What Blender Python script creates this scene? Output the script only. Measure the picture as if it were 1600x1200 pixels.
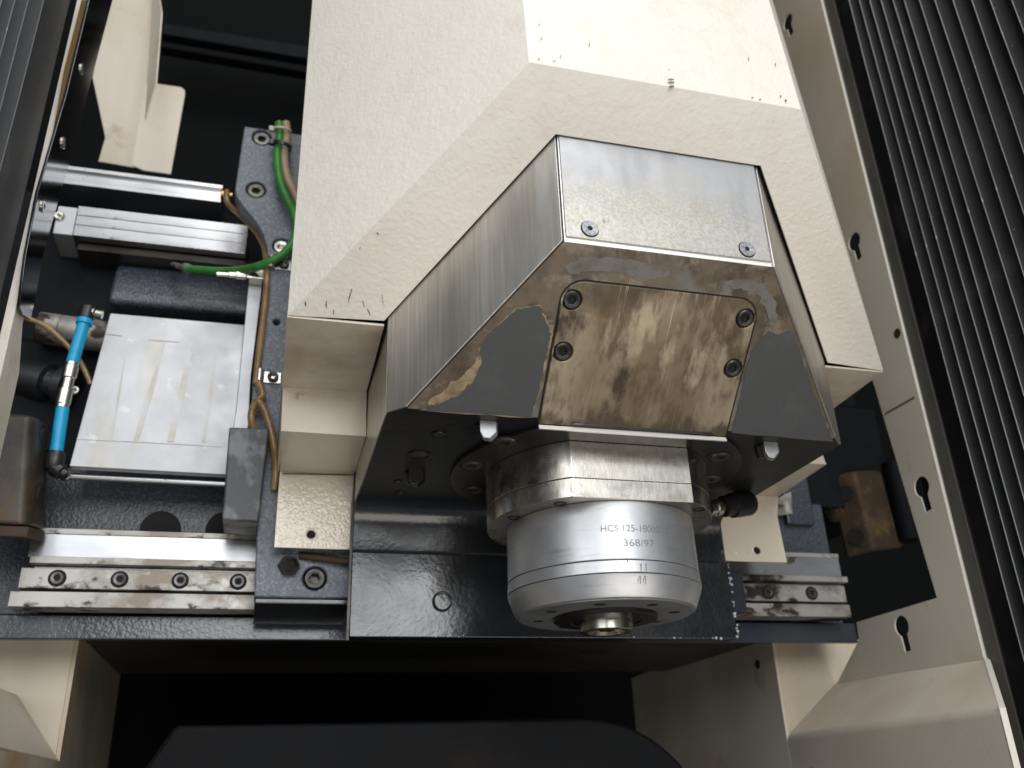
import bpy, bmesh, math, random
from mathutils import Vector, Matrix
random.seed(7)
for o in list(bpy.data.objects): bpy.data.objects.remove(o)
SC = bpy.context.scene; COL = SC.collection
R_ = math.radians

# ------------------------------------------------------------------ camera
YAW, PITCH, ROLL, FPX = R_(15.96), R_(24.58), R_(-2.248), 1388.0      # metres, x along the cross beam, y into the machine, z up
fwd = Vector((math.sin(YAW)*math.cos(PITCH), math.cos(YAW)*math.cos(PITCH), math.sin(PITCH)))
rt0 = Vector((math.cos(YAW), -math.sin(YAW), 0)); up0 = rt0.cross(fwd)
right = math.cos(ROLL)*rt0 + math.sin(ROLL)*up0
up = -math.sin(ROLL)*rt0 + math.cos(ROLL)*up0
cd = bpy.data.cameras.new('camera'); cam = bpy.data.objects.new('camera', cd); COL.objects.link(cam)
cam.matrix_world = Matrix(((right.x, up.x, -fwd.x, 0), (right.y, up.y, -fwd.y, 0), (right.z, up.z, -fwd.z, 0), (0, 0, 0, 1)))
cd.sensor_width = 36; cd.lens = 36*FPX/1600; cd.clip_start = .01; cd.clip_end = 50
cd.dof.use_dof = True; cd.dof.focus_distance = .52; cd.dof.aperture_fstop = 10.5
SC.camera = cam

# ------------------------------------------------------------------ light
SC.view_settings.view_transform = 'Standard'; SC.view_settings.look = 'None'
SC.view_settings.exposure = 0.0; SC.view_settings.gamma = 1
W = bpy.data.worlds.new('World'); SC.world = W; W.use_nodes = True
bgn = W.node_tree.nodes['Background']; bgn.inputs['Color'].default_value = (.93, .97, 1, 1); bgn.inputs['Strength'].default_value = .18

def lamp(name, loc, tgt, sx, sy, power, color):
    l = bpy.data.lights.new(name, 'AREA'); l.shape = 'RECTANGLE'; l.size = sx; l.size_y = sy; l.energy = power; l.color = color
    o = bpy.data.objects.new(name, l); COL.objects.link(o); o.location = loc
    o.rotation_euler = (Vector(tgt)-Vector(loc)).to_track_quat('-Z', 'Y').to_euler()
    return o
lamp('workshop_window', (.20, -2.2, .98), (.2, .6, .35), 1.35, 1.25, 34, (.97, .985, 1))
lamp('ceiling_lamp', (.1, -1.3, 2.7), (.2, .45, .3), 1.8, 1.2, 35, (1, .985, .96))
lamp('bright_hall', (1.25, -2.1, 2.1), (.2, .45, .3), 2.2, 1.9, 16, (.98, .99, 1))
lamp('side_fill_lamp', (-1.7, -1.9, 1.05), (.35, .5, .3), 1.9, 1.9, 26, (.98, .985, 1))  # unseen fill lamp, added to light the right wall from the left
lamp('floor_bounce_lamp', (.6, -1.5, -1.3), (.2, .45, .3), 2.4, 1.6, 29, (1, .94, .86))

# ------------------------------------------------------------------ helpers
def at(p, n, d):
    """point where the sight line of photo pixel p meets the plane n.x = d (used to measure real positions on real planes)"""
    r = right*((p[0]-800)/FPX) - up*((p[1]-600)/FPX) + fwd
    return r*(d/r.dot(Vector(n)))
NX, NY, NZ = (1, 0, 0), (0, 1, 0), (0, 0, 1)

def tag(o, label=None, cat=None, group=None, kind=None):
    if label: o['label'] = label
    if cat: o['category'] = cat
    if group: o['group'] = group
    if kind: o['kind'] = kind
    return o
def thing(name, label, cat, loc, group=None):
    o = bpy.data.objects.new(name, None); o.empty_display_size = .02; COL.objects.link(o); o.location = loc
    return tag(o, label, cat, group)
WLOC = {}
def link(name, me, loc, parent=None):
    o = bpy.data.objects.new(name, me); COL.objects.link(o)
    loc = Vector(loc); WLOC[o] = loc
    if parent is not None:
        o.parent = parent; loc = loc - WLOC.get(parent, parent.location)
    o.location = loc
    return o
def fin(name, bm, mats, parent=None, smooth=None, bevel=0, seg=2, recalc=True, loc=None):
    """mesh in world coordinates -> object with its origin at the middle of the mesh"""
    if recalc: bmesh.ops.recalc_face_normals(bm, faces=bm.faces)
    if loc is None:
        c = [v.co for v in bm.verts]
        loc = Vector([(min(v[i] for v in c)+max(v[i] for v in c))/2 for i in range(3)])
    loc = Vector(loc)
    for v in bm.verts: v.co -= loc
    me = bpy.data.meshes.new(name); bm.to_mesh(me); bm.free()
    for m in (mats if isinstance(mats, (list, tuple)) else [mats]): me.materials.append(m)
    o = link(name, me, loc, parent)
    if smooth is not None:
        me.shade_smooth(); me.set_sharp_from_angle(angle=R_(smooth))
    if bevel:
        b = o.modifiers.new('bevel', 'BEVEL'); b.width = bevel; b.segments = seg; b.limit_method = 'ANGLE'; b.angle_limit = R_(25); b.harden_normals = True
        me.shade_smooth(); me.set_sharp_from_angle(angle=R_(35))
    return o
def add_prism(bm, pts, vec, mi=0):
    a = [bm.verts.new(p) for p in pts]; b = [bm.verts.new(Vector(p)+Vector(vec)) for p in pts]
    fs = [bm.faces.new(a), bm.faces.new(b[::-1])]
    n = len(a)
    for i in range(n): fs.append(bm.faces.new((a[i], b[i], b[(i+1) % n], a[(i+1) % n])))
    for f in fs: f.material_index = mi
    return fs
def prism(name, pts, vec, m, parent=None, bevel=0, **k):
    bm = bmesh.new(); add_prism(bm, pts, vec); return fin(name, bm, m, parent, bevel=bevel, **k)
def box(name, lo, hi, m, parent=None, bevel=0, **k):
    x0, y0, z0 = lo; x1, y1, z1 = hi
    return prism(name, [(x0, y0, z0), (x1, y0, z0), (x1, y1, z0), (x0, y1, z0)], (0, 0, z1-z0), m, parent, bevel, **k)
def basis(n):
    n = Vector(n).normalized(); t = Vector((0, 0, 1)) if abs(n.z) < .9 else Vector((0, 1, 0))
    u = t.cross(n).normalized(); return u, n.cross(u), n
def add_lathe(bm, c, n, prof, seg=32, mi=0, ph=0, cap0=True, cap1=True):
    """prof: list of (radius, height along n)"""
    c = Vector(c); u, v, n = basis(n); rings = []
    for r, h in prof:
        rings.append([bm.verts.new(c+n*h+(u*math.cos(ph+2*math.pi*i/seg)+v*math.sin(ph+2*math.pi*i/seg))*r) for i in range(seg)])
    for a, b in zip(rings, rings[1:]):
        for i in range(seg):
            bm.faces.new((a[i], a[(i+1) % seg], b[(i+1) % seg], b[i])).material_index = mi
    if cap0: bm.faces.new(rings[0][::-1]).material_index = mi
    if cap1: bm.faces.new(rings[-1]).material_index = mi
    return rings
def lathe(name, c, n, prof, m, parent=None, seg=48, smooth=30, **k):
    bm = bmesh.new(); add_lathe(bm, c, n, prof, seg, **k); return fin(name, bm, m, parent, smooth=smooth)
def tube(name, pts, r, m, parent=None, seg=12, sub=8):
    """smooth hose through the points"""
    P = [Vector(p) for p in pts]; Q = [2*P[0]-P[1]]+P+[2*P[-1]-P[-2]]; path = []
    for i in range(1, len(Q)-2):
        for k in range(sub):
            t = k/sub; a, b, c, d = Q[i-1:i+3]
            path.append(.5*((2*b)+(c-a)*t+(2*a-5*b+4*c-d)*t*t+(3*b-a-3*c+d)*t**3))
    path.append(P[-1])
    bm = bmesh.new(); prev = None; u = None; rings = []
    for i, p in enumerate(path):
        d = (path[min(i+1, len(path)-1)]-path[max(i-1, 0)]).normalized()
        if u is None: u = d.orthogonal().normalized()
        u = (u-d*u.dot(d)).normalized(); v = d.cross(u)
        rings.append([bm.verts.new(p+(u*math.cos(2*math.pi*k/seg)+v*math.sin(2*math.pi*k/seg))*r) for k in range(seg)])
    for a, b in zip(rings, rings[1:]):
        for k in range(seg): bm.faces.new((a[k], a[(k+1) % seg], b[(k+1) % seg], b[k]))
    bm.faces.new(rings[0][::-1]); bm.faces.new(rings[-1])
    return fin(name, bm, m, parent, smooth=40)
def arc2(cx, cy, r, a0, a1, n=6):
    return [(cx+r*math.cos(R_(a0+(a1-a0)*i/n)), cy+r*math.sin(R_(a0+(a1-a0)*i/n))) for i in range(n+1)]
def circ2(cx, cy, r, n=28): return [(cx+r*math.cos(2*math.pi*i/n), cy+r*math.sin(2*math.pi*i/n)) for i in range(n)]
def sheet(name, outline, holes, o, u, v, thick, m, parent=None, bevel=.0004):
    """flat plate with real holes: 2-D outline and holes in the axes u, v from origin o, thickness against u x v"""
    cu = bpy.data.curves.new('sheet', 'CURVE'); cu.dimensions = '2D'; cu.fill_mode = 'BOTH'
    cu.extrude = thick/2-bevel; cu.bevel_depth = bevel; cu.bevel_resolution = 1; cu.offset = -bevel
    for pl in [outline]+list(holes):
        s = cu.splines.new('POLY'); s.points.add(len(pl)-1); s.use_cyclic_u = True
        for q, pt in zip(pl, s.points): pt.co = (q[0], q[1], 0, 1)
    ob = bpy.data.objects.new('sheet', cu); COL.objects.link(ob)
    me0 = ob.to_mesh(); bm = bmesh.new(); bm.from_mesh(me0); ob.to_mesh_clear()
    bpy.data.objects.remove(ob); bpy.data.curves.remove(cu)
    u = Vector(u).normalized(); v = Vector(v).normalized(); n = u.cross(v); o = Vector(o)
    for w in bm.verts: w.co = o+u*w.co.x+v*w.co.y+n*(w.co.z-thick/2)
    bmesh.ops.remove_doubles(bm, verts=bm.verts, dist=1e-6)
    return fin(name, bm, m, parent)
def uv_of(p, o, u, v): d = Vector(p)-Vector(o); return (d.dot(Vector(u).normalized()), d.dot(Vector(v).normalized()))
BOLTS = {}
def bolt(name, c, n, r, m, parent, h=.004, hexr=.42, kind='cap', rot=0, **k):
    """socket screw: rounded head with a recessed hexagon; copies share their mesh"""
    key = (round(r, 5), round(h, 5), hexr, kind, m.name)
    if key not in BOLTS:
        bm = bmesh.new(); s = 36; ch = r*.14 if kind == 'cap' else r*.04
        rings = add_lathe(bm, (0, 0, 0), (0, 0, 1), [(r, 0), (r, h-ch), (r-ch, h), (r*hexr*1.18, h)], s, cap0=False, cap1=False)
        hx = []
        for i in range(s):
            a = 2*math.pi*i/s; k6 = math.cos(math.pi/6)/math.cos((a % (math.pi/3))-math.pi/6)
            v0 = rings[-1][i].co; d = Vector((v0.x, v0.y, 0)).normalized()
            hx.append(bm.verts.new(d*(r*hexr*k6)+Vector((0, 0, h-.0002))))
        lo = [bm.verts.new((v.co.x*.98, v.co.y*.98, h-r*.75)) for v in hx]
        for A, B in ((rings[-1], hx), (hx, lo)):
            for i in range(s): bm.faces.new((A[i], A[(i+1) % s], B[(i+1) % s], B[i]))
        bm.faces.new(lo)
        bmesh.ops.recalc_face_normals(bm, faces=bm.faces)
        me = bpy.data.meshes.new(name); bm.to_mesh(me); bm.free(); me.materials.append(m)
        me.shade_smooth(); me.set_sharp_from_angle(angle=R_(25)); BOLTS[key] = me
    o = link(name, BOLTS[key], c, parent)
    u, v, w = basis(n); o.rotation_euler = (Matrix((u, v, w)).transposed()@Matrix.Rotation(rot, 3, 'Z')).to_euler()
    return o

# ------------------------------------------------------------------ materials
def mat(name, col, rough=.5, metal=0, layers=(), bump=(), rvar=None, spec=.5, coat=0, stretch=None, aniso=0):
    """layers: (colour, scale, lo, hi, detail, stretch, seed); bump: (scale, distance, detail, stretch); rvar: (scale, lo, hi, stretch)"""
    m = bpy.data.materials.new(name); m.use_nodes = True; nt = m.node_tree; N = nt.nodes; L = nt.links
    b = N['Principled BSDF']; b.inputs['Roughness'].default_value = rough; b.inputs['Metallic'].default_value = metal
    b.inputs['Specular IOR Level'].default_value = spec; b.inputs['Coat Weight'].default_value = coat; b.inputs['Coat Roughness'].default_value = .12
    tc = N.new('ShaderNodeTexCoord')
    def noise(scale, detail=3, st=None, seed=0, dist=0):
        mp = N.new('ShaderNodeMapping'); L.new(tc.outputs['Object'], mp.inputs[0])
        mp.inputs['Scale'].default_value = st or (1, 1, 1); mp.inputs['Location'].default_value = (seed*1.37, seed*.71, seed*2.13)
        n = N.new('ShaderNodeTexNoise'); L.new(mp.outputs[0], n.inputs['Vector'])
        n.inputs['Scale'].default_value = scale; n.inputs['Detail'].default_value = detail; n.inputs['Distortion'].default_value = dist
        n.inputs['Roughness'].default_value = .62
        return n.outputs['Fac']
    cur = None
    rgb = N.new('ShaderNodeRGB'); rgb.outputs[0].default_value = (*col, 1); cur = rgb.outputs[0]
    for ly in layers:
        c, sc, lo, hi = ly[:4]; det = ly[4] if len(ly) > 4 else 5; st = ly[5] if len(ly) > 5 else None; sd = ly[6] if len(ly) > 6 else 1
        f = noise(sc, det, st, sd)
        if len(ly) > 7:                     # wear that keeps to one end of the part: (axis, from, to)
            axn, g0, g1 = ly[7]; sx = N.new('ShaderNodeSeparateXYZ'); L.new(tc.outputs['Object'], sx.inputs[0])
            g = N.new('ShaderNodeMapRange'); g.inputs[1].default_value = g0; g.inputs[2].default_value = g1; g.inputs[3].default_value = -.25; g.inputs[4].default_value = .12; L.new(sx.outputs[axn], g.inputs[0])
            ad = N.new('ShaderNodeMath'); ad.operation = 'ADD'; L.new(f, ad.inputs[0]); L.new(g.outputs[0], ad.inputs[1]); f = ad.outputs[0]
        r = N.new('ShaderNodeMapRange'); r.inputs[1].default_value = lo; r.inputs[2].default_value = hi; L.new(f, r.inputs[0])
        mx = N.new('ShaderNodeMix'); mx.data_type = 'RGBA'; L.new(r.outputs[0], mx.inputs['Factor']); L.new(cur, mx.inputs['A'])
        mx.inputs['B'].default_value = (*c, 1); cur = mx.outputs['Result']
    L.new(cur, b.inputs['Base Color'])
    if rvar:
        sc, lo, hi = rvar[:3]; f = noise(sc, 4, rvar[3] if len(rvar) > 3 else None, 5)
        r = N.new('ShaderNodeMapRange'); r.inputs[1].default_value = .3; r.inputs[2].default_value = .7; r.inputs[3].default_value = lo; r.inputs[4].default_value = hi
        L.new(f, r.inputs[0]); L.new(r.outputs[0], b.inputs['Roughness'])
    prev = None
    for bp in bump:
        f = noise(bp[0], bp[2] if len(bp) > 2 else 2, bp[3] if len(bp) > 3 else None, 9)
        bn = N.new('ShaderNodeBump'); bn.inputs['Strength'].default_value = 1; bn.inputs['Distance'].default_value = bp[1]
        L.new(f, bn.inputs['Height'])
        if prev: L.new(prev, bn.inputs['Normal'])
        prev = bn.outputs[0]
    if prev: L.new(prev, b.inputs['Normal'])
    return m
M = {}
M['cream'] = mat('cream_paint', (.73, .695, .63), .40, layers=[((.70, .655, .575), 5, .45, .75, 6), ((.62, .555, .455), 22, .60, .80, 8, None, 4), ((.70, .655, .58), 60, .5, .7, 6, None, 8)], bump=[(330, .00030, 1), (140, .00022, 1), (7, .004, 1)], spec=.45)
M['cream_smooth'] = mat('cream_sheet_paint', (.62, .57, .48), .42, layers=[((.52, .44, .33), 7, .46, .76, 8), ((.38, .29, .18), 22, .62, .80, 8, None, 9), ((.22, .15, .09), 70, .70, .76, 6, None, 4)], bump=[(300, .0001, 1), (6, .004, 1)], spec=.4)
M['cream_stained'] = mat('stained_cream_paint', (.58, .51, .40), .45, layers=[((.42, .28, .13), 9, .48, .72, 8, (1, 1, .45)), ((.16, .10, .05), 55, .68, .74, 6, None, 3)], bump=[(300, .0001, 1), (6, .004, 1)])
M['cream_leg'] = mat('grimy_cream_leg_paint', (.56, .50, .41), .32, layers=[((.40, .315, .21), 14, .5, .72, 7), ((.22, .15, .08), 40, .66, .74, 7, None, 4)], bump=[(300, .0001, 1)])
M['cream_gloss'] = mat('glossy_cream_paint', (.66, .60, .49), .16, layers=[((.50, .42, .31), 14, .5, .85, 4), ((.25, .18, .10), 150, .72, .78, 3, None, 6)], bump=[(330, .0006, 1)], spec=.6)
M['steel'] = mat('brushed_steel', (.60, .565, .51), .38, 1, layers=[((.50, .47, .42), 420, .42, .62, 4, (1, 1, .03)), ((.66, .635, .60), 600, .52, .66, 3, (1, 1, .02), 3), ((.38, .36, .33), 9, .46, .74, 7, (1, 1, .4), 5), ((.66, .66, .66), 12, .56, .70, 5, (1, 1, .25), 11)], bump=[(900, .00002, 2, (1, 1, .015))], rvar=(10, .28, .48, (1, 1, .3)))
M['steel_front'] = mat('scuffed_steel', (.38, .385, .395), .48, 1, layers=[((.29, .295, .31), 50, .46, .66, 8, (1, 1, .12)), ((.45, .45, .455), 14, .5, .72, 9, (1, 1, .5), 2), ((.36, .345, .30), 12, .40, .64, 10, None, 5, ('Z', .03, -.045)), ((.46, .45, .415), 520, .48, .72, 10, None, 3, ('Z', .01, -.045)), ((.55, .55, .55), 130, .68, .73, 8, (1, 1, .6), 8), ((.20, .195, .185), 90, .66, .72, 9, (1, 1, .4), 12)], bump=[(900, .00002, 2, (1, 1, .05)), (500, .00003, 3)], rvar=(60, .36, .56))
M['stained'] = mat('oil_stained_steel', (.135, .105, .072), .46, .4, layers=[((.062, .045, .030), 40, .44, .62, 12), ((.20, .165, .12), 60, .54, .62, 12, None, 3), ((.15, .14, .125), 26, .54, .64, 12, None, 13), ((.035, .027, .02), 60, .60, .70, 10, None, 6)], bump=[(200, .0001, 6)], rvar=(40, .34, .6))
M['cover_steel'] = mat('oil_stained_cover_steel', (.345, .29, .21), .44, .75, layers=[((.20, .155, .10), 26, .40, .60, 12, (1, .35, .35)), ((.135, .10, .065), 60, .50, .62, 12, (1, .4, .4), 14), ((.40, .335, .24), 46, .57, .66, 12, (1, .3, .3), 7), ((.070, .052, .035), 34, .55, .66, 12, (1, .5, .5), 4), ((.10, .078, .052), 20, .42, .60, 10, (1, .6, .6), 9, ('Z', .012, .034)), ((.10, .078, .052), 40, .50, .62, 10, (1, .6, .6), 19, ('Z', -.020, -.032)), ((.44, .39, .31), 500, .64, .74, 2, (1, .02, .02), 8)], bump=[(600, .00003, 5)], rvar=(50, .36, .56))
M['grime'] = mat('grime_paint_edge', (.15, .14, .125), .5, .2, layers=[((.10, .085, .065), 60, .45, .6, 8)])
M['flake'] = mat('tan_flaking_edge', (.30, .225, .13), .6, layers=[((.16, .11, .06), 60, .45, .6, 8)], bump=[(150, .0003, 5)])
M['dark_paint'] = mat('dark_grey_cast_paint', (.012, .0125, .013), .42, layers=[((.030, .025, .019), 18, .55, .72, 8), ((.005, .005, .006), 60, .55, .7, 5, None, 2)], bump=[(260, .0001, 2)], spec=.25)
M['grey_film'] = mat('dark_grey_paint_film', (.050, .053, .054), .52, layers=[((.085, .062, .036), 11, .55, .68, 8, None, 4, ('Z', .01, -.035)), ((.068, .071, .072), 30, .5, .7, 5, None, 2)], bump=[(300, .00005, 2)])
M['gloss_black'] = mat('glossy_black_paint', (.012, .014, .017), .20, bump=[(300, .00013, 1), (40, .0004, 1)], rvar=(14, .16, .34), spec=.9)
M['navy'] = mat('navy_machine_paint', (.028, .035, .048), .24, layers=[((.036, .043, .058), 30, .5, .8, 4), ((.20, .20, .20), 180, .76, .78, 2, None, 5)], bump=[(300, .00022, 1)], spec=.8)
M['beam_face'] = mat('hammered_navy_paint', (.040, .048, .062), .30, layers=[((.10, .115, .135), 420, .52, .70, 3)], bump=[(420, .0006, 2)], spec=.55)
M['under'] = mat('rust_filmed_black_paint', (.035, .028, .022), .5, layers=[((.010, .010, .010), 10, .5, .7, 5)])
M['navy_matte'] = mat('navy_flat_paint', (.0045, .0055, .0075), .65, layers=[((.008, .010, .013), 25, .5, .8, 4)], bump=[(300, .0002, 2)], spec=.12)
M['hood'] = mat('oily_black_hood', (.0035, .004, .005), .6, layers=[((.014, .010, .007), 9, .55, .75, 5)], spec=.12)
M['hammer'] = mat('hammered_blue_grey_paint', (.105, .122, .150), .38, layers=[((.22, .245, .285), 480, .50, .68, 3), ((.055, .062, .075), 14, .6, .85, 4), ((.05, .055, .065), 300, .60, .70, 3, None, 6)], bump=[(420, .0007, 2)], spec=.55)
M['alu'] = mat('machined_aluminium', (.47, .48, .50), .5, .8, layers=[((.39, .40, .42), 16, .45, .7, 8), ((.42, .39, .33), 22, .56, .74, 9, (1, 1, .15), 4), ((.55, .55, .56), 60, .62, .68, 9, None, 8)], bump=[(700, .00002, 2, (.05, 1, 1)), (5, .003, 1)], rvar=(20, .40, .58))
M['alu_housing'] = mat('satin_aluminium', (.52, .53, .55), .40, .8, layers=[((.45, .46, .48), 25, .45, .75, 8, (.4, .4, 1)), ((.46, .435, .385), 18, .62, .8, 8, None, 4), ((.38, .39, .41), 300, .60, .75, 4, (.1, .1, 1), 6)], bump=[(900, .00003, 3, (.3, .3, 1))], rvar=(40, .32, .46))
M['nose_face'] = mat('matt_grey_nose_face', (.20, .205, .21), .5, .4, layers=[((.13, .13, .135), 30, .5, .7, 6)])
M['neck'] = mat('machined_neck_steel', (.56, .53, .475), .24, 1, layers=[((.66, .63, .57), 420, .46, .62, 5, (1, 1, .25)), ((.38, .345, .29), 16, .54, .76, 7, (1, 1, .6), 3)], bump=[(900, .00003, 3, (1, 1, .1))], rvar=(60, .18, .36))
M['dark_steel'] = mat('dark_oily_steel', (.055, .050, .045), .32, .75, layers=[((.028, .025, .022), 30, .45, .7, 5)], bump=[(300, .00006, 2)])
M['rail'] = mat('ground_rail_steel', (.52, .53, .55), .30, 1, layers=[((.26, .26, .27), 20, .45, .75, 6, (.2, 1, 1)), ((.16, .135, .10), 40, .62, .70, 9, None, 5)], bump=[(900, .00003, 2, (.02, 1, 1))], rvar=(12, .20, .44, (.4, 1, 1)))
M['rail_dirty'] = mat('rust_stained_rail', (.40, .39, .365), .45, .55, layers=[((.22, .19, .155), 26, .48, .60, 11, (.6, 1, 1)), ((.04, .031, .023), 34, .54, .59, 11, (.6, 1, 1), 4), ((.50, .48, .445), 60, .60, .68, 9, None, 7)], bump=[(300, .0001, 3)])
M['rust'] = mat('rusty_iron', (.045, .026, .013), .7, .2, layers=[((.115, .068, .028), 40, .52, .66, 9), ((.015, .011, .008), 22, .48, .66, 7, None, 3)], bump=[(160, .0006, 5)])
M['rust_grey'] = mat('worn_iron_block', (.046, .040, .034), .46, .4, layers=[((.085, .066, .046), 16, .50, .66, 8), ((.10, .052, .02), 30, .54, .62, 9, None, 5), ((.022, .02, .018), 18, .5, .66, 7, None, 4)], bump=[(120, .0004, 5)])
M['black_bolt'] = mat('black_oxide_screw', (.028, .027, .026), .30, .6, layers=[((.07, .06, .05), 200, .5, .7, 3)])
M['grey_screw'] = mat('zinc_screw', (.30, .31, .33), .40, .8, layers=[((.19, .195, .21), 300, .5, .7, 3)])
M['oily_screw'] = mat('oily_steel_screw', (.10, .098, .094), .32, .8, layers=[((.05, .045, .04), 200, .5, .7, 3)])
M['black'] = mat('black_recess', (.006, .006, .006), .8)
M['interior'] = mat('black_interior_paint', (.004, .0045, .005), .85, bump=[(60, .0004, 2)], spec=.12)
M['bellows'] = mat('black_bellows_fabric', (.0055, .006, .007), .5, layers=[((.014, .015, .017), 40, .55, .8, 5), ((.05, .047, .042), 9, .58, .78, 8, None, 6), ((.22, .22, .21), 240, .74, .77, 2, None, 3)], bump=[(500, .00012, 2)], spec=.22)
M['bellows_grey'] = mat('grey_bellows_fabric', (.050, .053, .059), .45, layers=[((.080, .083, .09), 40, .55, .8, 5), ((.30, .30, .30), 220, .74, .78, 3, (1, 1, .3), 3)], bump=[(500, .00012, 2)], spec=.4)
M['fold_edge'] = mat('bellows_edge_highlight', (.12, .125, .13), .35, layers=[((.42, .42, .42), 90, .64, .72, 5)], spec=.6)  # pale colour stands in for the highlight line along each fold
M['rubber'] = mat('scuffed_rubber_block', (.045, .048, .054), .45, layers=[((.15, .155, .165), 45, .50, .60, 4, (1, 1, .7)), ((.02, .02, .02), 20, .55, .75, 4, None, 3)], bump=[(60, .0009, 3)])
M['green'] = mat('green_hose', (.045, .26, .045), .42, layers=[((.03, .13, .03), 40, .48, .70, 7), ((.10, .22, .08), 120, .62, .72, 4, None, 3)], bump=[(900, .0001, 2)])
M['tan'] = mat('tan_hose', (.42, .30, .20), .45, layers=[((.24, .16, .10), 50, .5, .72, 6)])
M['brown'] = mat('amber_oil_tube', (.21, .125, .05), .22, layers=[((.33, .22, .10), 60, .45, .7, 3)], spec=.6)
M['blue'] = mat('blue_air_hose', (.005, .29, .52), .38, layers=[((.02, .12, .24), 60, .54, .74, 7)])
M['black_plastic'] = mat('black_plastic', (.012, .012, .013), .35)
M['chrome'] = mat('nickel_fitting', (.62, .60, .56), .25, 1, layers=[((.42, .37, .30), 90, .5, .75, 4)])
M['brass'] = mat('brass_core', (.45, .30, .13), .25, 1)
M['zip'] = mat('natural_cable_tie', (.55, .47, .38), .5)
M['chip'] = mat('chipped_paint_primer', (.10, .085, .065), .6)
M['etch'] = mat('etched_marking', (.24, .24, .25), .5, .4)
M['olive'] = mat('tan_weathered_wood', (.30, .20, .09), .7, layers=[((.16, .10, .045), 30, .5, .7, 6)])
M['strip'] = mat('polished_dark_strip', (.10, .105, .115), .12, 1)
M['lip'] = mat('bare_steel_edge', (.80, .79, .76), .45, .7)
M['silicone'] = mat('clear_sealant', (.55, .56, .58), .08, spec=.8)

# ================================================================== LARGE STRUCTURE
XW, XL = .525, -.173                     # inner faces of the right and left wall sheets
def back(name, lo, hi, m=None):  # dark panels added to close the chamber so no world light shows
    return tag(box(name, lo, hi, m or M['interior']), kind='structure')
back('chamber_back_wall', (-.62, 1.25, -.5), (1.1, 1.27, 1.9))
back('chamber_left_wall', (-.64, .60, -.5), (-.62, 1.27, 1.9))
back('chamber_right_wall', (1.1, .62, -.5), (1.12, 1.27, 1.9))
back('chamber_roof', (-.64, .60, 1.9), (1.12, 1.27, 1.92))

# ---- cross beam (fixed casting along x) with its steps and machined holes
cb = thing('cross_beam', 'navy painted cast cross beam running behind the whole head', 'machine beam', (.16, .8, .11))
def xprof(name, x0, x1, prof, m, parent=None, bevel=.002, **k):
    return prism(name, [(x0, y, z) for y, z in prof], (x1-x0, 0, 0), m, parent, bevel=bevel, **k)
xprof('beam_apron', -.36, .5235, [(.72, .1108), (.72, .1282), (.7275, .1282), (.7275, .1108)], M['navy'], cb, bevel=.0012)
xprof('beam_base', -.36, .5225, [(.7278, .1225), (.7278, .1280), (.735, .1300), (.735, .246), (1.0, .246), (1.0, .1225)], M['beam_face'], cb)
box('beam_underside', (-.135, .7290, .1205), (.46, 1.0, .1222), M['under'], cb)
xprof('beam_web', -.36, .62, [(.748, .247), (.748, .36), (.775, .375), (.775, .53), (1.0, .53), (1.0, .247)], M['navy_matte'], cb)
bb = xprof('beam_boss', -.155, .045, [(.78, .458), (.764, .454), (.752, .416), (.754, .408), (.78, .404)], M['beam_face'], cb, bevel=.004)
for px in (250, 352):
    c = at((px, 832), NY, .7338); lathe('casting_hole', (c.x, .7345, c.z+.002), (0, -1, 0), [(.0155, 0), (.0155, .0008)], M['black'], cb, seg=28)
for px, py in ((392, 1022), (700, 1024), (930, 1018)):
    c = at((px, py), NZ, .1205); lathe('underside_hole', (c.x, c.y, .1205), (0, 0, -1), [(.016, -.0006), (.016, .0004)], M['black'], cb, seg=24)

# ---- right wall: sheet with opening for the beam, keyholes cut out
def W_(y, z): return (y, z)
def keyhole(cy, cz, s=1.0):
    # head above, slot below, tilted like the photo
    pts = arc2(0, 0, .0088*s, -62, 242, 14)+[(-.0038*s, -.021*s), (.0038*s, -.021*s)]
    a = R_(-4); return [(cy+x*math.cos(a)-y*math.sin(a), cz+x*math.sin(a)+y*math.cos(a)) for x, y in pts]
XI, YF, ZB, ZT = .4655, .77, .0360, .0765; YE0, ZE0 = at((1560, 1106), NX, XI).y, at((1560, 1106), NX, XI).z
rw = thing('right_wall_panel', 'cream painted sheet metal wall with dark keyholes beside the right bellows', 'wall panel', (XW, .6, 0))
kh = [keyhole(.5985, .2195), keyhole(.660, .1155), keyhole(.6105, .472), keyhole(.6345, .785)]
op = [(.577, .0755), (.577, 1.3), (.70, 1.3), (.664, .74), (.6278, .3255), (.6108, .1297), (.7198, .1292), (.7215, .1135), (.766, .0812)]
sheet('wall_sheet', op, kh, (XW, 0, 0), (0, -1, 0), (0, 0, 1), .005, M['cream_smooth'], rw) if False else None
def wall_sheet(name, x, outl, holes, m, parent, side=1, thick=.005):
    # plate in the y,z plane; the visible face sits at x, thickness away from the room (side = +1: towards +x)
    if side > 0:   # normal -x : u=-y, v=z  -> u x v = (-1*1) x
        return sheet(name, [(-a, b) for a, b in outl], [[(-a, b) for a, b in h] for h in holes], (x, 0, 0), (0, -1, 0), (0, 0, 1), thick, m, parent)
    return sheet(name, outl, holes, (x, 0, 0), (0, 1, 0), (0, 0, 1), thick, m, parent)
wall_sheet('wall_sheet', XW, op, kh, M['cream_smooth'], rw, 1, .0014)
box('edge_fold', (XW, .5762, ZT+.001), (XW+.0052, .5776, 1.3), M['cream'], rw, bevel=.0006)  # lighter cream puts the light caught by the folded edge into its colour
prism('edge_fold', [(XI, YE0-.0008, -.45), (XI, YE0-.0008, ZE0), (XI+.005, YE0-.0008, ZE0), (XI+.005, YE0-.0008, -.45)], (0, .0012, 0), M['cream'], rw)
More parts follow.
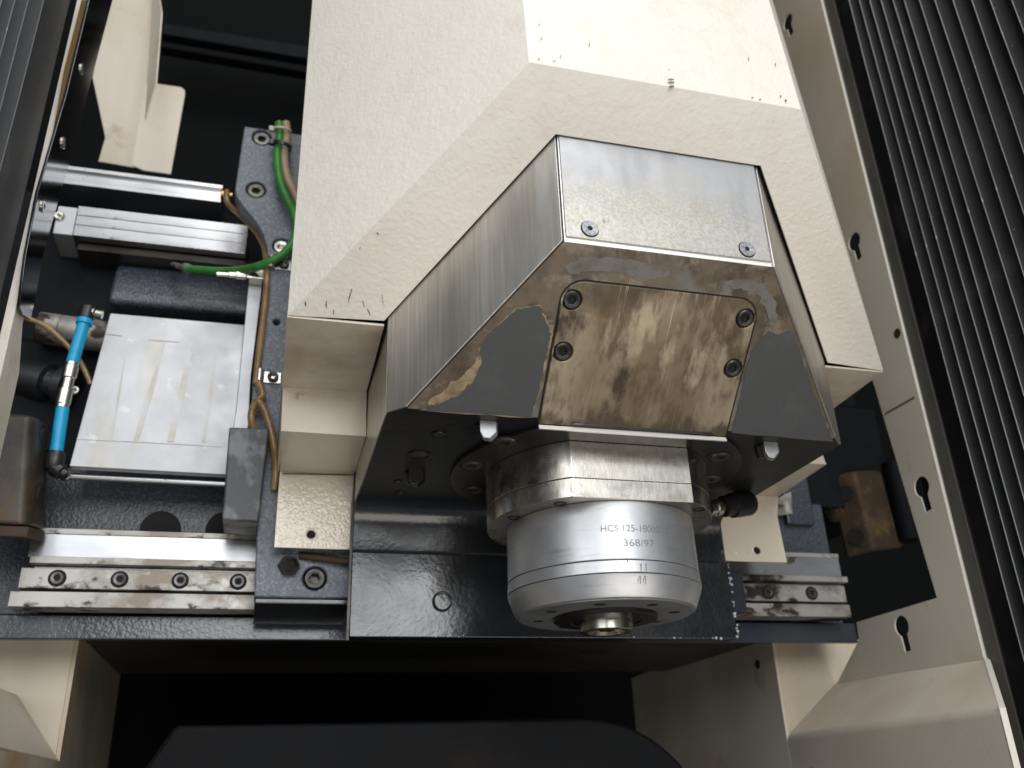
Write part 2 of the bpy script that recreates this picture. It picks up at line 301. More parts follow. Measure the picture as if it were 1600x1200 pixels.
# seam between the two wall sheets
s0, s1 = at((1383, 648), NX, XW-.0003), at((1429, 622), NX, XW-.0003)
prism('panel_seam', [s0, s1, s1+Vector((0, 0, .0016)), s0+Vector((0, 0, .0016))], (.0002, 0, 0), M['chip'], rw)
# sloped ledge and the lower cabinet step
XI, YF, ZB, ZT = .4655, .77, .0360, .0765
YE = at((1560, 1106), NX, XI).y; ZE = at((1560, 1106), NX, XI).z
bm = bmesh.new()
lv = [bm.verts.new(p) for p in ((XW+.0004, .577, ZT+.0006), (XW+.0004, YF-.0003, ZT+.0048), (XI, YF-.0003, ZB), (XI, YE, ZE), (XI, YE, -.45), (XI, YF-.0003, -.45))]
bm.faces.new((lv[0], lv[1], lv[2], lv[3])); bm.faces.new((lv[3], lv[2], lv[5], lv[4]))
lf = fin('ledge_fold', bm, M['cream_smooth'], rw)
md = lf.modifiers.new('bend', 'BEVEL'); md.width = .0050; md.segments = 5; md.limit_method = 'ANGLE'; md.angle_limit = R_(20); md.harden_normals = True; lf.data.shade_smooth()
prism('lower_wall', [(XI, YF, -.45), (XI, YF, .135), (XI, 1.12, .1265), (XI, 1.12, -.45)], (.003, 0, 0), M['cream_smooth'], rw)
prism('step_panel', [(XI+.0032, YF, ZB), (XW-.001, YF, ZT+.003), (XW+.05, YF, ZT+.003), (XW+.05, YF, .1215), (XI+.0032, YF, .1215)], (0, .003, 0), M['cream_stained'], rw)
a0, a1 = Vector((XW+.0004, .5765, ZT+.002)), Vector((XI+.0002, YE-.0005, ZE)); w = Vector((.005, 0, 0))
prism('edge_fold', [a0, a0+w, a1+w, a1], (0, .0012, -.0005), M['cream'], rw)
for px, py in ((1152, 1006), (1076, 1031), (1184, 1038)):
    c = at((px, py), NX, XI); lathe('mounting_hole', (XI, c.y, c.z), (-1, 0, 0), [(.0042, -.0004), (.0042, .0004)], M['black'], rw, seg=16)
c = at((1402, 521), NX, XW); lathe('rust_spot', (XW, c.y, c.z), (-1, 0, 0), [(.0045, -.0003), (.0045, .0002)], M['rust'], rw, seg=14)

# ---- left wall
lw = thing('left_wall_panel', 'narrow cream sheet metal wall edge beside the left bellows', 'wall panel', (XL, .58, 0))
YL = .577
lo = [(YL, -.45), (YL, 1.2), (.615, 1.2), (.600, .62), (.596, .35), (.597, .30), (.612, .27), (.60, -.45)]
wall_sheet('wall_sheet', XL, lo, [], M['cream_smooth'], lw, -1, .0014)
box('edge_fold', (XL-.0058, .5757, .236), (XL, .5772, 1.2), M['cream'], lw, bevel=.0006); box('edge_fold', (XL-.0066, .5757, -.3), (XL-.0008, .5772, .2345), M['cream'], lw, bevel=.0006)  # paler cream paints in the light on the left edge
p0 = [at(p, NX, XL+.0006) for p in ((128, 0), (147, 0), (105, 170), (72, 265), (63, 300), (80, 225), (100, 110))]
prism('rusty_edge', p0, (-.0004, 0, 0), M['olive'], lw)
XJ = -.1365
prism('ledge', [(XL, .577, ZT), (XL, YF, ZT+.002), (XJ, YF, .0315), (XJ-.004, .577, .033)], (-.003, 0, -.003), M['cream_smooth'], lw, bevel=.0012)
prism('lower_wall', [(XJ, .50, -.45), (XJ, .50, .0305), (XJ, YF, .0315), (XJ, YF, .14), (XJ, .86, .131), (XJ, 1.02, .128), (XJ, 1.02, -.45)], (-.003, 0, 0), M['cream_stained'], lw)
prism('step_panel', [(XJ-.0032, YF, .0315), (XL, YF, ZT), (XL-.06, YF, ZT), (XL-.06, YF, .1215), (XJ-.0032, YF, .1215)], (0, .003, 0), M['cream_stained'], lw)
for px, py in ((182, 1007), (210, 1036)):
    c = at((px, py), NX, XJ); lathe('mounting_hole', (XJ, c.y, c.z), (1, 0, 0), [(.0065, -.0004), (.0065, .0004)], M['black'], lw, seg=16)

# ---- bellows: every pleat a part of its own
def bellows(root, name_m, ridges, x, side, z0, z1, depth):
    """ridges: y of the pleat edges; side = +1 right wall (faces -x)"""
    for i in range(len(ridges)-1):
        ya, yb = ridges[i], ridges[i+1]                # ya deeper, yb nearer
        p = ya-yb; xi = x; xo = x+side*depth; e = .00075
        bm = bmesh.new()
        prof = [(xi, ya), (xi-side*.0006, ya-e*.5), (xi, ya-e), (xo-side*depth*.18, ya-p*.48), (xo, ya-p*.62), (xi+side*depth*.62, yb+p*.10), (xi+side*depth*.60, yb+p*.01),
                (xo+side*.004, yb+p*.01), (xo+side*.004, ya)]
        n = len(prof); rows = []; ph = random.uniform(0, 9)
        for j in range(15):
            z = z0+(z1-z0)*j/14; w1 = .0005*math.sin(z*9+ph)+random.uniform(-.00018, .00018); w2 = random.uniform(-.0004, .0004)
            rows.append([bm.verts.new((q[0]+(w2 if k < 3 else 0), q[1]+(w1 if k < 3 else 0), z)) for k, q in enumerate(prof)])
        for a, b in zip(rows, rows[1:]):
            for k in range(n):
                f = bm.faces.new((a[k], b[k], b[(k+1) % n], a[(k+1) % n])); f.material_index = 1 if k in (0, 1) else 0
        bm.faces.new(rows[0][::-1]); bm.faces.new(rows[-1])
        fin('pleat', bm, [name_m, M['fold_edge']], root, smooth=28)
br = thing('bellows', 'black pleated bellows curtain with thin shiny folds along the right wall', 'bellows', (XW+.01, .45, 0))
ry = [.5394, .5259, .5137, .5004, .4877, .4754, .4599, .4450, .4286, .4131, .3969, .3807]+[.3807-.0160*k for k in range(1, 10)]
bellows(br, M['bellows'], ry, XW, 1, -.06, 1.15, .012)
prism('edge_strip', [(XW+.001, .5595, -.06), (XW+.001, .5405, -.06), (XW+.012, .5405, -.06), (XW+.012, .5595, -.06)], (0, 0, 1.2), M['bellows'], br, bevel=.002)
prism('guide_track', [(XW+.002, .5755, -.06), (XW+.002, .5615, -.06), (XW+.014, .5615, -.06), (XW+.014, .5755, -.06)], (0, 0, 1.2), mat('grey_track', (.10, .092, .08), .5, layers=[((.03, .03, .03), 30, .5, .7, 5, (1, 1, .2))]), br, bevel=.001)
bl = thing('bellows', 'dark grey pleated bellows curtain at the left wall beside the cream edge', 'bellows', (XL-.01, .48, 0))
ly = [.5150, .4915, .4715, .4540, .4425, .4300, .4180, .4050, .392]
bellows(bl, M['bellows_grey'], ly, XL-.008, -1, -.1, 1.0, .010)
prism('edge_strip', [(XL-.009, .5735, -.1), (XL-.009, .5165, -.1), (XL-.014, .5165, -.1), (XL-.014, .5735, -.1)], (0, 0, 1.1), M['bellows_grey'], bl, bevel=.003)

# ---- hood at the bottom (rounded dark cover in the work space)
hd = thing('hood', 'dark rounded rear hood low behind the spindle', 'machine hood', (.14, .66, -.2))
hz0, hz1 = at((620, 1127), NY, .66).z, at((620, 1146), NY, .66).z
xl_, xr_ = at((196, 1140), NY, .66).x, at((1110, 1160), NY, .66).x
def hood_prof(inset, top, r): 
    a, b = xl_+inset, xr_-inset
    return [(a, -.4)]+[(a+.012, top-.03), (a+.030, top)]+arc2(b-r, top-r, r, 90, 12, 10)+[(b, -.4)]
prism('hood_rim', [(x, .660, z) for x, z in hood_prof(0, hz0, .10)], (0, .25, 0), M['hood'], hd, bevel=.0035, seg=3)
# ================================================================== CARRIAGE AND RAILS
cp = thing('carriage_plate', 'hammered blue grey carriage plate behind the left edge of the cream cover', 'machine plate', (.0, .67, .13))
Y1 = .668
outl = [(382, 195), (382, 197), (367, 296), (369, 306), (376, 318), (402, 350), (411, 366), (417, 388), (417, 430), (405, 520), (395, 592), (391, 665), (391, 760), (402, 815), (397, 932)]
pts = [at(p, NY, Y1) for p in outl]
o2 = [(p.x, p.z) for p in pts]
zb = pts[-1].z; o2 = o2[1:]+[(.060, zb), (.060, pts[0].z-.002)]
holes = []
bolts1 = [((409, 215), .0077), ((400, 296), .0077), ((440, 384), .0068)]
for p, r in bolts1: q = at(p, NY, Y1); holes.append(circ2(q.x, q.z, r+.0006))
q = at((432, 503), NY, Y1); holes.append(circ2(q.x, q.z, .0027))
for p in ((492, 903),): q = at(p, NY, Y1); holes.append(circ2(q.x, q.z, .0088))
sheet('plate', o2[::-1], holes, (0, Y1, 0), (1, 0, 0), (0, 0, 1), .022, M['hammer'], cp, bevel=.0012)
for i, (p, r) in enumerate(bolts1):
    q = at(p, NY, Y1); bolt('socket_screw', (q.x, Y1+.006, q.z), (0, -1, 0), r, M['chrome'] if i == 2 else M['oily_screw'], cp, h=.0045, hexr=.5)
q = at((492, 903), NY, Y1); bolt('socket_screw', (q.x, Y1+.006, q.z), (0, -1, 0), .008, M['black_bolt'], cp, h=.0045, hexr=.5)
for p in ((432, 503), (492, 903), (440, 384), (400, 296), (409, 215)):
    q = at(p, NY, Y1+.0105); box('hole_bottom', (q.x-.01, Y1+.0108, q.z-.01), (q.x+.01, Y1+.0118, q.z+.01), M['black'], cp) if p == (432, 503) else None
# right half of the carriage, seen through the gap under the right leg
box('side_block', (.372, .672, .128), (.388, .700, .162), M['navy'], cp, bevel=.001)

def xbar(name, x0, x1, prof, m, parent, bevel=.0006): return xprof(name, x0, x1, prof, m, parent, bevel=bevel)
Y2 = .703
def zat(p, y): return at(p, NY, y).z
lr = thing('linear_rail', 'lower linear guide rail with rust stains and a row of socket screws', 'guide rail', (.17, .71, .14))
za = [zat((220, y), Y2) for y in (827, 837, 874, 885, 890, 922, 928, 952)]
xr0, xr1 = at((17, 930), NY, Y2).x, at((1310, 900), NY, Y2+.01).x
x0b = at((50, 850), NY, Y2).x
xbar('rail_top', x0b, xr1, [(Y2+.004, za[0]), (Y2+.004, za[1]+.0004), (.734, za[1]+.0004), (.734, za[0])], M['rail_dirty'], lr)
xbar('rail_body', x0b-.002, xr1-.002, [(Y2+.002, za[1]), (Y2+.002, za[2]+.0004), (.734, za[2]+.0004), (.734, za[1])], M['rail'], lr)
xbar('rail_lip', x0b+.001, xr1, [(Y2-.003, za[2]), (Y2-.003, za[3]), (.734, za[3]), (.734, za[2])], M['rail_dirty'], lr)
xbar('rail_groove', x0b+.003, xr1-.002, [(Y2+.005, za[3]-.0002), (Y2+.005, za[4]), (.734, za[4]), (.734, za[3]-.0002)], M['rail'], lr)
xbar('screw_band', x0b-.004, xr1-.003, [(Y2, za[4]-.0002), (Y2, za[5]), (.734, za[5]), (.734, za[4]-.0002)], M['rail_dirty'], lr)
xbar('rail_foot', xr0, xr1-.004, [(Y2-.004, za[6]), (Y2-.004, za[7]), (.7195, za[7]), (.7195, za[6])], M['rail_dirty'], lr)
for px in (88, 186, 281, 372, 1200, 1268):
    q = at((px, 911 if px < 600 else 926), NY, Y2); zc = (za[4]+za[5])/2
    lathe('counterbore', (q.x, Y2, zc), (0, -1, 0), [(.0062, -.0005), (.0062, .0002)], M['black'], lr, seg=26)
    bolt('socket_screw', (q.x, Y2-.0003, zc), (0, -1, 0), .0049, M['oily_screw'], lr, h=.0012, hexr=.5)
# glossy dark shoe under the carriage plate
sh = xprof('carriage_shoe', at((398, 940), NY, .69).x, .060, [(.672, zb), (.672, zb-.004), (.700, zb-.012), (.712, zb-.012), (.712, zb)], M['gloss_black'], cp, bevel=.001)

# upper rails
Y3 = .735
ur = thing('linear_rail', 'topmost bright guide rail under the cream bracket', 'guide rail', (-.13, Y3, .51))
xa, xb_ = at((80, 270), NY, Y3).x, at((347, 300), NY, Y3).x
zz = [zat((230, y), Y3) for y in (272, 278, 297, 302)]
xbar('rail_top', xa, xb_, [(Y3+.002, zz[0]), (Y3+.002, zz[1]), (.775, zz[1]), (.775, zz[0])], M['rail'], ur)
xbar('rail_body', xa, xb_-.001, [(Y3+.005, zz[1]+.0005), (Y3+.005, zz[2]), (.775, zz[2]), (.775, zz[1]+.0005)], M['rail'], ur)
xbar('rail_lip', xa, xb_, [(Y3, zz[2]+.0005), (Y3, zz[3]), (.775, zz[3]), (.775, zz[2]+.0005)], M['rail'], ur)
lathe('end_fitting', (xb_+.004, Y3+.008, zz[1]-.002), (1, 0, 0), [(.004, -.005), (.004, .001), (.0025, .0015), (.0025, .005)], M['brass'], ur, seg=16)
sr = thing('linear_rail', 'wide bright slotted guide rail, second from the top', 'guide rail', (-.12, Y3, .46))
xa, xb2, xb3 = at((86, 340), NY, Y3).x, at((118, 345), NY, Y3).x, at((386, 375), NY, Y3).x
z3 = [zat((240, y), Y3) for y in (335, 349, 349.5, 364, 364.5, 381)]
box('end_cap', (xa, Y3+.002, z3[5]+.001), (xb2-.0006, .78, z3[0]-.001), M['alu'], sr, bevel=.0008)
for k in (0, 2, 4): xbar('rail_strip', xb2, xb3, [(Y3, z3[k]), (Y3, z3[k+1]), (.775, z3[k+1]), (.775, z3[k])], M['rail'], sr, bevel=.0005)
q = at((92, 336), NY, Y3); bolt('cap_screw', (q.x, Y3+.0018, q.z), (0, -1, 0), .0045, M['chrome'], sr, h=.002)
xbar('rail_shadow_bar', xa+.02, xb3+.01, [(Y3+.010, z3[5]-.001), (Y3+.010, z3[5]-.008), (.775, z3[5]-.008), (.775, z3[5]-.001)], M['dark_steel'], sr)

# aluminium cover plate (leans), rod, white strip
ap = thing('cover_plate', 'flat bare aluminium cover plate with dried coolant streaks', 'metal plate', tuple(at((250, 620), NY, .70)))
n_ = Vector((0, 1, -.16)).normalized(); d_ = at((110, 728), NY, .690).dot(n_)
pp = [at(p, n_, d_) for p in ((172, 489), (392, 508), (362, 742), (108, 728))]
prism('plate', pp, n_*.006, M['alu'], ap, bevel=.0008)
M['streak'] = mat('dried_coolant_streak', (.425, .405, .36), .52, .75, layers=[((.47, .475, .49), 40, .36, .56, 9)])
for a, b, w in (((256, 535), (212, 690), 1.0), ((300, 530), (266, 690), 1.3), ((338, 545), (318, 690), .7), ((195, 560), (172, 688), .5)):
    A, B = at(a, n_, d_-.0004), at(b, n_, d_-.0004); side = Vector((.0019*w, 0, 0))
    prism('coolant_streak', [A-side*.6, A+side*.4, (A+B)/2+side*1.3, B+side, B-side, (A+B)/2-side*.7], n_*.0002, M['streak'], ap)
for a, b in (((120, 686), (346, 698)), ((165, 522), (190, 525)), ((232, 531), (280, 535))):
    A, B = at(a, n_, d_-.0004), at(b, n_, d_-.0004); prism('coolant_streak', [A, B, B+Vector((0, 0, .0009)), A+Vector((0, 0, .0007))], n_*.0002, M['streak'], ap)
rd = thing('steel_rod', 'thin round steel rod below the aluminium plate', 'rod', tuple(at((230, 750), NY, .70)))
A, B = at((104, 744), NY, .70), at((365, 757), NY, .70)
ln = (B-A).length; lathe('rod', A, B-A, [(.0026, 0), (.0026, ln)], M['rail'], rd, seg=20); lathe('rod_nut', A-(B-A).normalized()*.006, B-A, [(.0035, 0), (.0035, .008)], M['chrome'], rd, seg=6, smooth=10)
ws = thing('edge_strip', 'bright white aluminium strip beside the hammered plate', 'metal strip', tuple(at((390, 540), NY, .692)))
sp = [at(p, NY, .692) for p in ((389, 436), (411, 436), (392, 590), (384, 740), (352, 740), (369, 640))]
prism('strip', sp, (0, .012, 0), M['alu'], ws, bevel=.0006)
nb = at((400, 433), NY, .688)
box('fitting_nut', (nb.x-.008, .680, nb.z-.006), (nb.x+.0075, .692, nb.z+.006), M['chrome'], ws, bevel=.0012)
lathe('fitting_stem', (nb.x-.008, .686, nb.z-.001), (-1, 0, -.05), [(.0042, 0), (.0042, .008), (.003, .0085), (.003, .014), (.0022, .0145), (.0022, .024)], M['chrome'], ws, seg=16)

# ================================================================== MACHINE HEAD (casting)
ZU = .198; C0 = (.2135, .548)
mh = thing('machine_head', 'stained steel spindle head with sloped nose and four-screw access plate', 'machine head', (.21, .55, ZU))
plan = [(.0592, .664), (.0592, .4695), (.1433, .3855), (.2710, .3855), (.3562, .4705), (.3562, .664)]
SL = .6575                              # the nose slope is the plane y + z = SL
bm = bmesh.new(); add_prism(bm, [(x, y, ZU) for x, y in plan], (0, 0, .20))
bmesh.ops.bisect_plane(bm, geom=bm.verts[:]+bm.edges[:]+bm.faces[:], plane_co=(0, SL-ZU, ZU), plane_no=(0, -1, -1), clear_outer=True)
ed = [e for e in bm.edges if len(e.link_faces) == 1]
bmesh.ops.contextual_create(bm, geom=ed)
bmesh.ops.recalc_face_normals(bm, faces=bm.faces)
for f in bm.faces:
    n = f.normal
    f.material_index = 0 if n.z < -.9 else (1 if n.z < -.4 else (2 if n.y < -.9 else 3))
body = fin('head_body', bm, [M['dark_paint'], M['stained'], M['lip'], M['dark_steel']], mh, bevel=.0006)
ZP = .2748
def vplate(name, a, b, z0, z1, out, m, skew=None):
    a, b = Vector((*a, 0)), Vector((*b, 0)); d = (b-a).normalized(); n = Vector((d.y, -d.x, 0))
    pts = [a+n*out+Vector((0, 0, z0[0])), b+n*out+Vector((0, 0, z0[1])), b+n*out+Vector((0, 0, z1)), a+n*out+Vector((0, 0, z1))]
    return prism(name, pts, -n*(out+.004), m, mh, bevel=.0005)
vplate('front_plate', (.1440, .3855), (.2703, .3855), (ZP, ZP), .395, .0012, M['steel_front'])
def side_plate(c0, c1):        # follows the underside, then the slope, then the front corner
    c0, c1 = Vector((*c0, 0)), Vector((*c1, 0)); d = (c1-c0).normalized(); n = Vector((d.y, -d.x, 0))
    if n.y > 0: n = -n
    pl = []
    for c, z in ((c0, ZU+.0004), (c0.lerp(c1, (c0.y-(SL-ZU))/(c0.y-c1.y)), ZU+.0008), (c1, SL-c1.y+.0011), (c1, .395), (c0, .395)): pl.append(Vector((c.x, c.y, z))+n*.0012)
    prism('side_plate', pl, -n*.005, M['steel'], mh, bevel=.0005)
side_plate((.0592, .4695), (.1428, .3860)); side_plate((.3562, .4705), (.2716, .3861))
box('side_liner', (.0586, .4705, .1985), (.0596, .640, .395), M['steel'], mh)
for q in ((.1583, .2815), (.2551, .2811)):
    lathe('screw_seat', (q[0], .3843, q[1]), (0, -1, 0), [(.0054, -.0003), (.0054, .0001)], M['black'], mh, seg=28)
    bolt('countersunk_screw', (q[0], .3839, q[1]), (0, -1, 0), .0050, M['grey_screw'], mh, h=.0006, hexr=.30, kind='flat', rot=.3)
def head_text(c, txt, r, a0, step, h):
    for i, ch in enumerate(txt):
        cu = bpy.data.curves.new('t', 'FONT'); cu.body = ch; cu.size = h*1.4; cu.align_x = 'CENTER'
        ob = bpy.data.objects.new('t', cu); COL.objects.link(ob); me = ob.to_mesh(); b2 = bmesh.new(); b2.from_mesh(me); ob.to_mesh_clear()
        bpy.data.objects.remove(ob); bpy.data.curves.remove(cu); a = R_(a0-step*i)
        for v in b2.verts:
            x, y = v.co.x, v.co.y; v.co = Vector((c[0]+(r+y)*math.sin(-a+math.pi/2)*1+x*math.sin(a), .38322, c[1]+(r+y)*math.sin(a)-x*math.cos(a)))
        fin('stamped_letter', b2, M['black_bolt'], HEADS[c], recalc=False)
HEADS = {(.1583, .2815): bpy.data.objects['countersunk_screw'], (.2551, .2811): bpy.data.objects['countersunk_screw.001']}
head_text((.1583, .2815), 'FKE', .0026, 178, 26, .0011); head_text((.1583, .2815), '10.9', .0026, 350, 22, .0011)
head_text((.2551, .2811), '10.9', .0026, 110, 22, .0011); head_text((.2551, .2811), 'FKE', .0026, 290, 26, .0011)
# plates on the slope.  u along x, v up the slope
o_ = Vector((0, SL-ZU, ZU)); u_ = Vector((1, 0, 0)); v_ = Vector((0, -1, 1)).normalized(); nn = u_.cross(v_)
def S(p, off=0): q = at(p, (0, 1, 1), SL-off*math.sqrt(2)); return uv_of(q, o_, u_, v_)
def rrect(x0, x1, y0, y1, r): return [(x0, y0), (x1, y0)]+arc2(x1-r, y1-r, r, 0, 90, 8)+arc2(x0+r, y1-r, r, 90, 180, 8)
bl_, br_, tr_, tl_ = S((846, 655)), S((1136, 677)), S((1180, 490)), S((872, 470))
top = S((1030, 452))[1]
x0, x1 = (bl_[0]+tl_[0])/2, (br_[0]+tr_[0])/2
sheet('cover_gap', rrect(x0-.0009, x1+.0009, -.002, top+.0009, .0135), [], o_+nn*.0002, u_, v_, .0012, M['black'], mh, bevel=.0001)
scr = [S(p) for p in ((893, 468), (1163, 497), (879, 549), (1144, 575))]
cov = thing('access_cover', 'x', 'x', (0, 0, 0)); bpy.data.objects.remove(cov)
acv = sheet('access_cover', rrect(x0, x1, -.0035, top, .0125), [circ2(*s, .0057) for s in scr], o_+nn*.0012, u_, v_, .0034, M['cover_steel'], mh, bevel=.0008)
for s in scr:
    w = o_+u_*s[0]+v_*s[1]
    bolt('socket_screw', w-nn*.0028, nn, .0053, M['black_bolt'], acv, h=.0044, hexr=.48, rot=random.random())
e0 = o_+u_*x0+v_*(-.0037)+nn*.0010
e1 = e0+u_*(x1-x0); dz = Vector((0, -.0012, -.0030)); prism('bright_edge', [e0+nn*.0003, e1+nn*.0003, e1+dz, e0+dz], Vector((0, .0015, 0)), M['lip'], acv)
# films of old paint left on the slope
def ragged(px, amp=.0007, n=5):
    q = [Vector(S(p)) for p in px]; out = []
    for a, b in zip(q, q[1:]+q[:1]):
        for k in range(n):
            t = k/n; j = 0 if k == 0 else amp
            out.append((a.x+(b.x-a.x)*t+random.uniform(-j, j), a.y+(b.y-a.y)*t+random.uniform(-j, j)))
    return out
def film(px, m, off, name, amp=.0007):
    q = ragged(px, amp); sheet(name, q, [], o_+nn*off, u_, v_, off*.9, m, mh, bevel=.00002)
LP = [(830, 653), (657, 641), (682, 632), (720, 615), (741, 592), (753, 565), (750, 545), (757, 530), (780, 507), (808, 482), (843, 478), (852, 500), (862, 521), (856, 545), (849, 580), (838, 622)]
RP = [(1143, 676), (1152, 640), (1163, 590), (1172, 552), (1188, 532), (1200, 517), (1216, 523), (1232, 517), (1239, 520), (1262, 584), (1285, 650), (1302, 690)]
def grow(px, k): 
    cx = sum(p[0] for p in px)/len(px); cy = sum(p[1] for p in px)/len(px); return [(cx+(p[0]-cx)*k, min(cy+(p[1]-cy)*k, p[1] if p[1] > 640 else 9e9)) for p in px]
film(grow(LP, 1.022), M['flake'], .00012, 'primer_film', .0009)
film([(668, 630), (700, 604), (728, 580), (748, 556), (752, 566), (741, 594), (719, 616), (690, 630), (672, 634)], M['flake'], .0002, 'primer_film', .0012)
film(LP, M['grey_film'], .0003, 'paint_film'); film(RP, M['grey_film'], .0003, 'paint_film')
for px in ([(905, 402), (960, 403), (1030, 416), (1052, 425), (1040, 434), (1010, 440), (985, 432), (930, 424), (895, 428), (880, 418)],
           [(1130, 442), (1165, 436), (1195, 446), (1212, 470), (1214, 500), (1202, 510), (1196, 480), (1180, 455), (1150, 452)]):
    film(px, M['grime'], .0002, 'primer_film', .0012)

# underside details
for (px, py), r in (((655, 710), .0075), ((686, 678), .0048), ((625, 771), .0042), ((622, 752), .003)):
    q = at((px, py), NZ, ZU); bm = bmesh.new()
    add_lathe(bm, (q.x, q.y, ZU), (0, 0, -1), [(r, -.0005), (r, .0006), (r*.85, .0002), (r*.8, .0006), (r*.7, .0002)], 24); fin('threaded_hole', bm, M['black_bolt'], mh, smooth=20)
def lug(px, py, name, m, w=.0105):
    q = at((px, py), NZ, ZU-.004)
    bm = bmesh.new(); add_prism(bm, [(q.x-w/2, q.y, ZU+.001), (q.x-w/2, q.y, ZU-.0065), (q.x-w/2+.002, q.y, ZU-.0105), (q.x+.001, q.y, ZU-.0108), (q.x+w/2, q.y, ZU-.0065), (q.x+w/2, q.y, ZU+.001)], (.002, .006, 0))
    o = fin(name, bm, m, mh, bevel=.0008)
    lathe('nozzle_bore', (q.x+.001, q.y+.010, ZU-.006), (.3, .3, -1), [(.0058, -.008), (.0058, .0), (.0045, .0005)], M['black_plastic'], o, seg=20)
lug(763, 668, 'coolant_nozzle', M['alu']); lug(1206, 700, 'coolant_nozzle', M['alu']); lug(650, 742, 'coolant_nozzle', M['dark_steel'])
q = at((1148, 780), NZ, ZU-.006)
lathe('hose_stub', (q.x+.002, q.y, ZU-.010), (-1, -.15, -.2), [(.0085, -.012), (.0095, -.010), (.0095, .006), (.008, .007), (.008, .014), (.006, .015)], M['black_plastic'], mh, seg=24)
lathe('stub_collar', (q.x-.014, q.y-.001, ZU-.013), (-1, -.15, -.2), [(.0062, 0), (.0062, .004), (.0052, .005), (.0052, .010)], M['chrome'], mh, seg=20)

# back wall with its cove, lower plate, plug ring, sealant
cove = [(.624, .1979), (.628, .1978)]+[(.628+.017*math.sin(R_(a)), .1808+.017*math.cos(R_(a))) for a in range(0, 91, 10)][1:]+[(.6462, .168), (.6467, .1645), (.6485, .1632), (.664, .1632), (.664, .1978)]
bm = bmesh.new(); add_prism(bm, [(.0592, y, z) for y, z in cove], (.3562-.0592, 0, 0)); fin('cove_wall', bm, M['gloss_black'], mh, smooth=25)
box('lower_plate', (.0592, .6500, .1025), (.3635, .668, .1634), M['gloss_black'], mh, bevel=.0008)
bm = bmesh.new(); q = at((691, 940), NY, .65); add_lathe(bm, (q.x, .6500, q.z), (0, -1, 0), [(.0075, -.0005), (.0075, .0012), (.0068, .0017), (.0058, .0012), (.0058, .0002)], 32, cap0=False, cap1=False); fin('plug_ring', bm, M['black_plastic'], mh, smooth=40)
bm = bmesh.new()
for i in range(40):
    if i < 26: p = (.3635+random.uniform(-.001, .0006), .6497, random.uniform(.1035, .163)**1)
    else: p = (random.choice([random.gauss(.345, .003), random.gauss(.31, .002), random.gauss(.28, .003), random.uniform(.07, .15)]), .6497, .1028+random.uniform(0, .0012))
    bmesh.ops.create_icosphere(bm, subdivisions=2, radius=random.choice([.0005, .0006, .0007, .0009, .0012]), matrix=Matrix.Translation(p))
tag(fin('sealant_bead', bm, M['silicone'], mh, smooth=60), kind='stuff')
prism('edge_trim', [(.0590, .6480, .100), (.0590, .6480, .198), (.0590, .640, .21), (.0572, .640, .21), (.0572, .6480, .198), (.0572, .6480, .100)], (0, .004, 0), M['dark_steel'], mh)

# ================================================================== SPINDLE
ax, ay = C0
sp_ = thing('spindle', 'round aluminium milling spindle hanging from the dark head underside', 'spindle', (ax, ay, .09))
D = (0, 0, -1)
def zl(name, prof, m, parent=None, seg=96, smooth=25, **k):   # prof in (radius, z)
    return lathe(name, (ax, ay, 0), (0, 0, 1), prof, m, parent or sp_, seg=seg, smooth=smooth, **k)
# mounting flange cut straight by the nose slope
fl = circ2(0, 0, .0995, 96); fl = [(x, max(y, -.0885)) for x, y in fl]
fo = sheet('mounting_flange', [(x, -y) for x, y in fl][::-1], [], (ax, ay, ZU-.003), (1, 0, 0), (0, -1, 0), .0035, M['dark_steel'], sp_, bevel=.0003)
for px, py in ((788, 690), (738, 727), (740, 765), (1125, 713), (1110, 748)):
    q = at((px, py), NZ, ZU-.003)
    lathe('counterbore', (q.x, q.y, ZU-.003), D, [(.0088, -.0004), (.0088, .0002)], M['black'], fo, seg=28)
    bolt('socket_screw', (q.x, q.y, ZU-.0030), D, .0072, M['oily_screw'], fo, h=.0012, hexr=.48)
def flat_ring(r, ycut, n=120):   # circle with a straight front flat
    out = []
    for i in range(n):
        a = 2*math.pi*i/n; x, y = r*math.cos(a), r*math.sin(a)
        if y < ycut:
            continue
        out.append((x, y))
    xf = math.sqrt(r*r-ycut*ycut); k = max(range(len(out)), key=lambda j: math.hypot(out[j][0]-out[j-1][0], out[j][1]-out[j-1][1]))
    return out[:k]+[(-xf, ycut), (xf, ycut)]+out[k:]
def flat_solid(name, r, ycut, z0, z1, m, bev=.0005):
    pts = [(ax+x, ay+y, z0) for x, y in flat_ring(r, ycut)]
    return prism(name, pts, (0, 0, z1-z0), m, sp_, bevel=bev)
flat_solid('neck', .0752, -.064, .1712, .1950, M['neck']); nk = flat_solid('neck_ring', .0752, -.064, .1588, .1710, M['neck'])
for px, py in ((875, 787), (803, 809), (1092, 796)):
    q = at((px, py), NZ, .1588); bolt('socket_screw', (q.x, q.y, .1590), D, .0042, M['black_bolt'], nk, h=.0006, hexr=.5, kind='flat')
q = at((901, 762), NY, ay-.064); bm = bmesh.new(); add_lathe(bm, (q.x, ay-.064, q.z), (0, -1, 0), [(.0042, -.0003), (.0042, .0003), (.0036, .0003), (.0036, .0001)], 28); fin('plug', bm, M['neck'], nk, smooth=20)
hs = zl('housing', [(.0600, .1588), (.0618, .1586), (.0620, .158), (.0625, .1230), (.0622, .1226)], M['alu_housing'])
zl('seam_ring', [(.0615, .1226), (.0615, .1220)], M['dark_steel'])
zl('clamp_ring', [(.0622, .1221), (.0626, .1217), (.0631, .1150), (.0628, .1147)], M['alu_housing'])
zl('seam_ring', [(.0619, .1148), (.0619, .1141)], M['dark_steel'])
